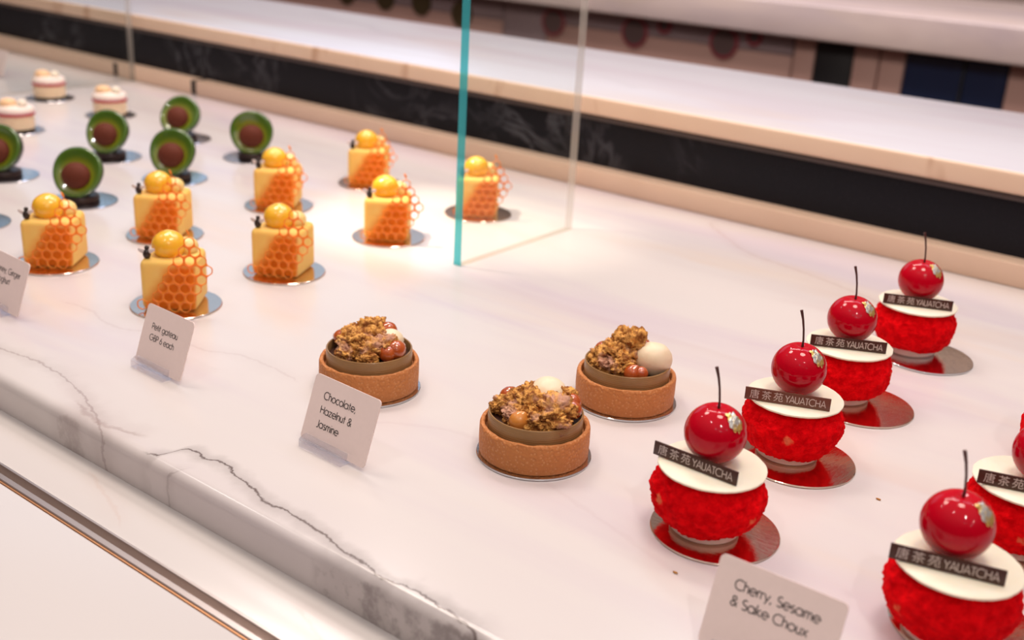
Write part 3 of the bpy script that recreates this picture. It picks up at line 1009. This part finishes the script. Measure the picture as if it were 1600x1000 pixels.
def make_tart(label, loc, board_off, toppings, seed, rz=0):
    t = thing('hazelnut_tart', label, 'tart', loc, rz, 'hazelnut tarts')
    card_board(0.0400, M['silver'], t, (board_off[0], board_off[1], 0))
    R_ = 0.0380
    bm = lathe([(0, .0017), (R_ - .0012, .0017), (R_ - .0004, .0022), (R_, .0034), (R_ + .0003, .012), (R_ + .0002, .0215), (R_ - .0004, .0235), (R_ - .0015, .0240), (R_ - .0030, .0235), (R_ - .0036, .0220), (R_ - .0037, .0180), (0, .0175)], 128)
    for v in bm.verts:
        r = math.hypot(v.co.x, v.co.y)
        if r > .03: 
            k = 1 + 0.004 * fnoise(v.co, 90, seed, 3); v.co.x *= k; v.co.y *= k
            if v.co.z > .0195: v.co.z += 0.0006 * fnoise(v.co, 120, seed + 4, 3)
    finish(bm, 'biscuit_shell', M['shell'], t, angle=50)
    r1 = 0.0328
    bm = lathe([(r1 - .0016, .0185), (r1 - .0014, .0320), (r1 - .0011, .0325), (r1 - .0003, .0325), (r1, .0320), (r1, .0185)], 128)
    finish(bm, 'chocolate_collar', M['collar'], t, angle=40)
    bm = lathe([(0, .0180), (r1 - .0018, .0180), (r1 - .0018, .0262), (r1 - .0030, .0268), (0, .0275)], 64)
    finish(bm, 'ganache_filling', M['ganache'], t)
    for k, it in enumerate(toppings):
        kind, x, y, z, r = it[:5]; z -= 8.0
        if kind == 'c': r *= 1.18; z += 1.0
        if kind == 'c': crumble(t, x * MM, y * MM, z * MM, r * MM, seed * 10 + k * 3.7, it[5] if len(it) > 5 else (1, 1, .8))
        elif kind in 'nN': hazelnut(t, x * MM, y * MM, z * MM, r * MM, M['nut'] if kind == 'n' else M['nut_light'], (0.5 + k, 0.4 * k, 0.3))
        else:
            bm = ico(r * MM, 5, it[5] if len(it) > 5 else (1, 1, .85), (x * MM, y * MM, z * MM))
            for v in bm.verts: v.co += Vector((0, 0, 1)) * 0.0006 * fnoise(v.co, 90, seed, 2)
            finish(bm, 'cream_dome', M['dome'], t, angle=None)
    return t

make_tart('foremost of the two unobstructed hazelnut tarts, one golden hazelnut at its front rim', (-0.3975, 0.5640, 0), (0.0010, -0.0010),
          [('d', -3, 18, 46, 13.5), ('c', -3, -1, 42, 10), ('c', -13, 10, 42, 9), ('c', -18, -5, 39, 7.5), ('c', 15, 0, 43, 10.5), ('c', 10, -15, 39, 6.5), ('c', 22, -8, 40, 7, (1, 1, .9)),
           ('c', -6, -15, 38.5, 7), ('c', -24, -12, 37.5, 4.5), ('N', 2, -22, 41, 6.6), ('n', -24, 2, 42, 7.5), ('n', -21, 11, 42, 6.5), ('n', 16, 18, 45, 7), ('n', 22, 11, 44, 6.5), ('c', 12, 20, 47, 5.5), ('c', 5, 8, 43, 8)], 1.0)
make_tart('hazelnut tart standing behind the middle one, smooth cream dome beside its tall crumble', (-0.3990, 0.6830, 0), (0.0010, -0.0010),
          [('d', 17, 9, 44, 14.5, (1, 1, .9)), ('c', -3, 6, 47, 11, (1, 1, 1.05)), ('c', -8, -6, 43, 10.5), ('c', 2, -13, 41, 8), ('c', -17, -11, 40, 7.5), ('c', -6, 15, 49, 7.5),
           ('c', -14, 8, 44, 8), ('n', -22, -1, 42.5, 7), ('n', -18, 5, 45, 6), ('n', 15, -17, 40, 6.4), ('n', 20, -13, 40, 5.6), ('n', 6, 13, 50, 5.5), ('c', -10, -19, 39, 6)], 2.0)
make_tart('hazelnut tart partly hidden by the Chocolate, Hazelnut & Jasmine name card', (-0.5570, 0.5640, 0), (0.0015, -0.0020),
          [('c', -4, -10, 43, 10), ('c', 7, -9, 42, 9.5), ('c', -14, -4, 43, 8.5), ('c', -6, 10, 47, 9.5), ('c', -11, 17, 46, 8), ('c', 3, 3, 46, 8.5), ('c', 15, 2, 43, 8),
           ('c', -2, -20, 39.5, 7), ('c', 14, -16, 39, 6), ('d', 10, 13, 45, 10), ('n', 24, 4, 43.5, 7.6), ('n', 22, -3, 42, 6.5), ('n', -24, -5, 42, 7.2), ('n', 2, 18, 49, 7), ('c', -20, 6, 43, 7), ('c', -2, -1, 46, 7)], 3.0)

# ------------------------------------------------------------------ honey cakes
def make_honey(label):
    t = thing('honey_cake', label, 'cake', group='honeycomb cakes')
    card_board(0.0400, M['gold'], t)
    h = 0.0475
    a = 0.0240
    bm = bmesh.new()
    box(bm, -a, a, -a, a, 0.0017, h, 0.0052, 5)
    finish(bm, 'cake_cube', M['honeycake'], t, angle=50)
    bm = ico(0.0146, 5, (1, 1, .92), (-0.003, -0.002, h + 0.0082))
    for v in bm.verts: v.co += v.co.normalized() * 0.0005 * fnoise(v.co, 90, 2.0, 2)
    d = finish(bm, 'honey_dome', M['honey'], t, angle=None)
    bm = ico(0.0100, 4, (1, 1, .85), (0.0105, 0.008, h + 0.0045))
    finish(bm, 'small_dome', M['honey_pale'], t, angle=None)
    # honeycomb tuile: rows of hexagonal cells from the foot to a point
    p = 0.0096; R_ = p / math.sqrt(3)
    rows = [[0], [-.5, .5], [-1, 0, 1], [-1.5, -.5, .5, 1.5], [-2, -1, 0, 1], [-2.5, -1.5, -.5, .5], [-3, -2, -1, 0], [-4.5, -3.5, -2.5, -1.5, -.5]]
    bm = bmesh.new()
    ztop = 0.0660
    for ri, cs in enumerate(rows):
        for c in cs:
            cx = 0.0165 + c * p; cz = ztop - ri * R_ * 1.5
            o_, i_ = [], []
            for k in range(12):
                an = PI / 2 + k * PI / 6
                ro = R_ if k % 2 == 0 else R_ * math.cos(PI / 6)
                ri_ = R_ * (0.735 if k % 2 == 0 else 0.70)
                o_.append(bm.verts.new((cx + ro * math.cos(an), 0, cz + ro * math.sin(an))))
                i_.append(bm.verts.new((cx + ri_ * math.cos(an), 0, cz + ri_ * math.sin(an))))
            for k in range(12):
                k2 = (k + 1) % 12
                bm.faces.new((o_[k], o_[k2], i_[k2], i_[k]))
    # broken spike at the point
    q = [bm.verts.new((0.0165 + x, 0, ztop + z)) for x, z in ((-.0012, R_ * .96), (.0012, R_ * .96), (.0006, R_ + .004), (-.0022, R_ + .0065), (-.0032, R_ + .0060))]
    bm.faces.new(q)
    bmesh.ops.remove_doubles(bm, verts=bm.verts[:], dist=0.0003)
    zmin = min(v.co.z for v in bm.verts)
    for v in bm.verts:
        v.co.z -= zmin - 0.0024
        v.co.x += 0.0045
        s = v.co.z / 0.07
        v.co.y = -0.0298 + 0.0058 * s + 0.010 * (v.co.x - 0.010) ** 2 / 0.03 ** 2 * 0.25
    tu = finish(bm, 'honeycomb_tuile', M['tuile'], t, angle=None)
    sm = tu.modifiers.new('thickness', 'SOLIDIFY'); sm.thickness = 0.0013; sm.offset = 0
    ss = tu.modifiers.new('soften', 'SUBSURF'); ss.levels = 1; ss.render_levels = 1
    # little bee by the dome
    bx, by, bz = -0.0185, -0.0165, h
    bm = ico(0.0034, 3, (1.0, 1.0, 1.40), (bx, by, bz + .0040))
    b = finish(bm, 'bee', M['bee_dark'], t, angle=None)
    b['label'] = 'small dark bee decoration'
    bm = bmesh.new()
    for z in (.0028, .0052):
        r0 = 0.0031 * math.sqrt(max(.05, 1 - ((z - .0040) / .0045) ** 2)) + .00012
        rg = lathe([(r0, z - .0005), (r0 + .0001, z), (r0, z + .0005), (r0 - .0003, z + .0005), (r0 - .0003, z - .0005), (r0, z - .0005)], 20)
        me = bpy.data.meshes.new('tmp'); rg.to_mesh(me); rg.free(); nv = len(bm.verts); bm.from_mesh(me); bpy.data.meshes.remove(me)
        bm.verts.ensure_lookup_table()
        for v in bm.verts[nv:]: v.co.x += bx; v.co.y += by; v.co.z += bz
    finish(bm, 'stripe', M['bee_band'], b)
    bm = ico(0.0021, 3, (1, 1, 1), (bx + .0004, by - .0003, bz + .0098)); finish(bm, 'head', M['bee_dark'], b, angle=None)
    for sx in (-1, 1):
        bm = ico(0.0036, 3, (1.0, .22, .55), (0, 0, 0))
        for v in bm.verts:
            v.co = Matrix.Rotation(-sx * 0.55, 3, 'Y') @ v.co
            v.co += Vector((bx + sx * .0040, by - .0010, bz + .0072))
        finish(bm, 'wing', M['bee_wing'], b, angle=None)
    return t

HC = [  # board centre (mm), yaw, body shift, label
    ((-975, 554), 40, (-3, 3), 'honeycomb cake behind the name card at the left picture edge'),
    ((-801, 566), 40, (-3, 2), 'foremost honeycomb cake, its board partly behind the petit gateau name card'),
    ((-804, 695), 26, (-3, 2), 'honeycomb cake in the second row, in front of the bright one by the glass'),
    ((-982, 685), 33, (-3, 2), 'honeycomb cake directly behind the foremost one, in front of a tilted avocado half'),
    ((-816, 855), 38, (-3, 2), 'bright honeycomb cake left of the teal glass edge, honeycomb trailing onto its silvery board'),
    ((-990, 850), 36, (-4, 3), 'honeycomb cake in the third row, in front of the rightmost avocado half'),
    ((-995, 1006), 36, (-3, 2), 'hindmost honeycomb cake nearest the back ledge, on a dark looking board'),
    ((-810, 1002), 37, (-3, 2), 'brightly spotlit honeycomb cake seen behind the glass divider'),
]
proto = None
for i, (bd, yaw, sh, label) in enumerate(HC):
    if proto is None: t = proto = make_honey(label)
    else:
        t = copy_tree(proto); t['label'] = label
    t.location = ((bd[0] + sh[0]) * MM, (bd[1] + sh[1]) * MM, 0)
    t.rotation_euler = (0, 0, math.radians(yaw))
    w = Matrix.Rotation(-math.radians(yaw), 3, 'Z') @ Vector((-sh[0] * MM, -sh[1] * MM, 0))
    child(t, 'cake_board').location = w
    tu = child(t, 'honeycomb_tuile'); tu.rotation_euler.z = math.radians(random.uniform(-2, 2))

# ------------------------------------------------------------------ avocado halves
def egg_r(th):
    """half outline of the egg, th measured from the narrow top"""
    return 0.0288 * (1 - 0.05 * math.cos(th) + 0.035 * math.cos(2 * th) - 0.022 * math.cos(3 * th))


def make_avocado(label):
    t = thing('avocado_dessert', label, 'dessert', group='avocado shaped desserts')
    card_board(0.0400, M['silver'], t)
    bm = lathe([(0, .0017), (.0185, .0017), (.0200, .0028), (.0200, .0065), (.0188, .0088), (.0120, .0100), (0, .0100)], 64)
    finish(bm, 'chocolate_base', M['dark_choc'], t)
    # body: egg of revolution about local z cut by the y = 0 plane, back half dark skin
    n, mm_ = 48, 32
    def pt(th, ph):
        r = egg_r(th)
        return Vector((r * 1.05 * math.sin(th) * math.cos(ph), r * math.sin(th) * math.sin(ph) * 0.80, r * math.cos(th)))
    bm = bmesh.new()
    rows_ = []
    for i in range(n + 1):
        th = PI * i / n
        if i in (0, n): rows_.append([bm.verts.new(pt(th, 0))])
        else: rows_.append([bm.verts.new(pt(th, PI * j / mm_)) for j in range(mm_ + 1)])
    for a, b in zip(rows_, rows_[1:]):
        for j in range(mm_):
            if len(a) == 1: bm.faces.new((a[0], b[j], b[j + 1]))
            elif len(b) == 1: bm.faces.new((a[j], a[j + 1], b[0]))
            else: bm.faces.new((a[j], a[j + 1], b[j + 1], b[j]))
    # rim lip closing the skin to the flesh
    skin = finish(bm, 'avocado_skin', M['skin'], t, angle=None)
    skin.modifiers.new('thickness', 'SOLIDIFY').thickness = 0.0012
    # flesh: domed rim sinking to a shallow dish
    bm = bmesh.new()
    K = 64
    prof = [(0.985, 0.0006), (0.975, -0.0012), (0.945, -0.0022), (0.90, -0.0026), (0.82, -0.0018), (0.70, -0.0004), (0.50, 0.0012), (0.25, 0.0018)]
    rings = []
    for f, y in prof:
        ring = []
        for k in range(K):
            a = 2 * PI * k / K
            th = a if a <= PI else 2 * PI - a
            r = egg_r(th) * f
            ring.append(bm.verts.new((math.sin(a) * r * 1.05, y, math.cos(a) * r)))
        rings.append(ring)
    c0 = bm.verts.new((0, .0019, 0))
    for a, b in zip(rings, rings[1:]):
        for k in range(K): bm.faces.new((a[k], a[(k + 1) % K], b[(k + 1) % K], b[k]))
    for k in range(K): bm.faces.new((rings[-1][k], rings[-1][(k + 1) % K], c0))
    back = []
    for k in range(K):
        a = 2 * PI * k / K; th = a if a <= PI else 2 * PI - a; r = egg_r(th) * .95
        back.append(bm.verts.new((math.sin(a) * r * 1.05, .0035, math.cos(a) * r)))
    for k in range(K): bm.faces.new((back[k], back[(k + 1) % K], rings[0][(k + 1) % K], rings[0][k]))
    fl = finish(bm, 'green_flesh', M['flesh'], t, angle=None)
    bm = ico(0.0168, 5, (1.0, 0.72, 0.92), (0, -0.0004, -0.0060))
    pit = finish(bm, 'avocado_stone', M['pit'], t, angle=None)
    return t

AV = [  # board centre, face yaw deg, tilt back deg, roll deg, label
    ((-1152, 694), 34, 24, -10, 'foremost avocado half dessert, its flesh speckled with bright lamp reflections'),
    ((-1318, 842), 30, 24, -18, 'avocado half dessert directly behind the foremost one, in front of a pink banded white cake'),
    ((-1170, 836), 32, 22, -8, 'avocado half dessert behind the second row honey cake, below a tilted avocado half'),
    ((-1350, 982), 30, 32, -34, 'avocado half dessert leaning furthest back, narrow end to the right, near the back ledge'),
    ((-1198, 984), 40, 14, 0, 'most upright avocado half dessert, standing alone on the right of its group'),
    ((-1312, 690), 24, 22, -24, 'avocado half dessert cut by the left picture edge, turned to the right'),
    ((-1150, 561), 45, 24, -5, 'avocado half dessert outside the left edge, only a piece of its silvery board in view'),
]
proto = None
for i, (bd, yaw, tilt, roll, label) in enumerate(AV):
    if proto is None: t = proto = make_avocado(label)
    else:
        t = copy_tree(proto); t['label'] = label
    t.location = (bd[0] * MM, bd[1] * MM, 0)
    t.rotation_euler = (0, 0, math.radians(yaw))
    for c in t.children:
        if c.name.split('.')[0] in ('avocado_skin', 'green_flesh', 'avocado_stone'):
            c.rotation_mode = 'XYZ'
            m_ = Matrix.Rotation(math.radians(-tilt), 4, 'X') @ Matrix.Rotation(math.radians(-roll), 4, 'Y')
            c.rotation_euler = m_.to_euler()
            c.location = (0, -0.004, 0.0375)

# ------------------------------------------------------------------ small layered cakes
def make_layer(label):
    t = thing('layered_cake', label, 'cake', group='small banded cakes')
    card_board(0.0380, M['silver'], t)
    bm = lathe([(0, .0017), (.0235, .0017), (.0245, .0026), (.0245, .0045), (.0235, .0050), (0, .0050)], 48)
    finish(bm, 'chocolate_base', M['dark_choc'], t)
    bm = lathe([(0, .0050), (.0240, .0050), (.0248, .0060), (.0250, .0230), (.0246, .0242), (0, .0242)], 48)
    finish(bm, 'cream_body', M['peach_cream'], t)
    bm = lathe([(0, .0240), (.0255, .0240), (.0264, .0250), (.0264, .0270), (.0256, .0280), (0, .0280)], 48)
    finish(bm, 'red_band', M['red_band'], t)
    bm = lathe([(0, .0280), (.0252, .0280), (.0256, .0300), (.0250, .0335), (.0225, .0362), (.0150, .0380), (0, .0384)], 48)
    finish(bm, 'pale_dome', M['pink_cream'], t)
    bm = ico(.0120, 4, (1, 1, .55), (-.008, -.004, .0390)); 
    for v in bm.verts:
        if v.co.z > .042: v.co.z += .002
    finish(bm, 'peach_peak', M['peak'], t, angle=None)
    bm = ico(.0072, 4, (1, 1, .9), (.0125, -.004, .0405)); finish(bm, 'cream_pearl', M['cream'], t, angle=None)
    return t
proto = None
for i, (x, y, rz, label) in enumerate(((-1732, 1003, 35, 'pink banded white cake nearest the left glass divider, the hindmost of its kind'),
                                     (-1556, 1000, 35, 'pink banded white cake behind an avocado half, the one closest to the back ledge joint'),
                                     (-1540, 836, 35, 'pink banded white cake at the left picture edge, behind a cut off avocado half'))):
    if proto is None: t = proto = make_layer(label)
    else:
        t = copy_tree(proto); t['label'] = label
    t.location = (x * MM, y * MM, 0); t.rotation_euler.z = math.radians(rz)

# ------------------------------------------------------------------ name cards in clear acrylic blocks
def name_card(label, loc, lines, size, align, tx, ty, width=0.0640, height=0.0470, tilt=20, rz=-2, block=0.042, boff=-0.005, gap=1.22):
    t = thing('name_card', label, 'sign', loc, math.radians(rz), 'pastry name cards')
    # acrylic block with a slanted front
    bm = bmesh.new()
    pr_ = [(-0.0060, 0.0002), (0.0105, 0.0002), (0.0105, 0.0060), (0.0072, 0.0090), (0.0044, 0.0090), (0.0016, 0.0024), (-0.0003, 0.0024), (0.0008, 0.0080), (-0.0022, 0.0080), (-0.0060, 0.0058)]
    a = [bm.verts.new((boff - block / 2, y, z)) for y, z in pr_]; b = [bm.verts.new((boff + block / 2, y, z)) for y, z in pr_]
    for k in range(len(pr_)):
        k2 = (k + 1) % len(pr_); bm.faces.new((a[k], a[k2], b[k2], b[k]))
    bm.faces.new(a); bm.faces.new(b[::-1])
    bl = finish(bm, 'acrylic_base', M['acrylic'], t, smooth=False); bl['label'] = 'clear acrylic block holding the card'
    # card with rounded corners
    r = 0.003; th = 0.0008
    out = []
    for cx, cz, a0 in ((width / 2 - r, height - r, 0), (-width / 2 + r, height - r, 90), (-width / 2 + r, r, 180), (width / 2 - r, r, 270)):
        for k in range(7):
            an = math.radians(a0 + k * 15); out.append((cx + r * math.cos(an), cz + r * math.sin(an)))
    bm = bmesh.new()
    f0 = [bm.verts.new((x, -th / 2, z)) for x, z in out]; f1 = [bm.verts.new((x, th / 2, z)) for x, z in out]
    bm.faces.new(f0); bm.faces.new(f1[::-1])
    for k in range(len(out)):
        k2 = (k + 1) % len(out); bm.faces.new((f0[k], f0[k2], f1[k2], f1[k]))
    cd = finish(bm, 'card', M['card'], t, smooth=False)
    cd.location = (0, 0.0005, 0.0027); cd.rotation_euler = (math.radians(-tilt), 0, 0)
    if lines:
        lt = text_bm(lines, size, 0.085, gap, align)
        for v in lt.verts: v.co = Vector((v.co.x + tx, -th / 2 - 0.00015, v.co.y + ty))
        finish(lt, 'lettering', M['ink'], cd, smooth=False)
    return t

name_card('white name card reading Chocolate, Hazelnut & Jasmine in front of the left tart', (-0.4940, 0.4640, 0), ['Chocolate,', 'Hazelnut &', 'Jasmine'], 0.0070, 'LEFT', -0.0195, 0.0320, gap=1.42)
name_card('small name card reading Petit gateau GBP 6 each in front of the foremost honeycomb cake', (-0.6873, 0.4640, 0), ['Petit gateau', 'GBP 6 each'], 0.0064, 'LEFT', -0.0185, 0.0290, gap=1.35, width=0.0600)
name_card('large blurred name card reading Cherry, Sesame & Sake Choux at the bottom picture edge', (-0.1715, 0.4520, 0), ['Cherry, Sesame', '& Sake Choux'], 0.0072, 'LEFT', -0.0230, 0.0340, width=0.0690, height=0.049, rz=1)
name_card('name card cut by the left picture edge, in front of a honeycomb cake', (-0.8925, 0.4500, 0), ['Honey, Ginger', '& Yoghurt'], 0.0070, 'LEFT', -0.0200, 0.0310, width=0.0640)
name_card('plain pinkish name card at the far left, beyond the left glass divider', (-1.9800, 1.0400, 0), None, 0, 'LEFT', 0, 0, width=0.0640, rz=0)

# two specks fallen on the marble
for k, (x, y) in enumerate(((-0.1905, 0.6690), (-0.2480, 0.5020))):
    bm = ico(0.0011, 2, (1.6, .7, .5), (0, 0, 0.0007))
    o = finish(bm, 'crumb', M['crumble'], loc=(x, y, 0), angle=None)
    tag(o, ('tiny brown crumb on the marble right of the second cherry pastry', 'tiny brown crumb on the marble left of the cherry name card')[k], 'crumb')
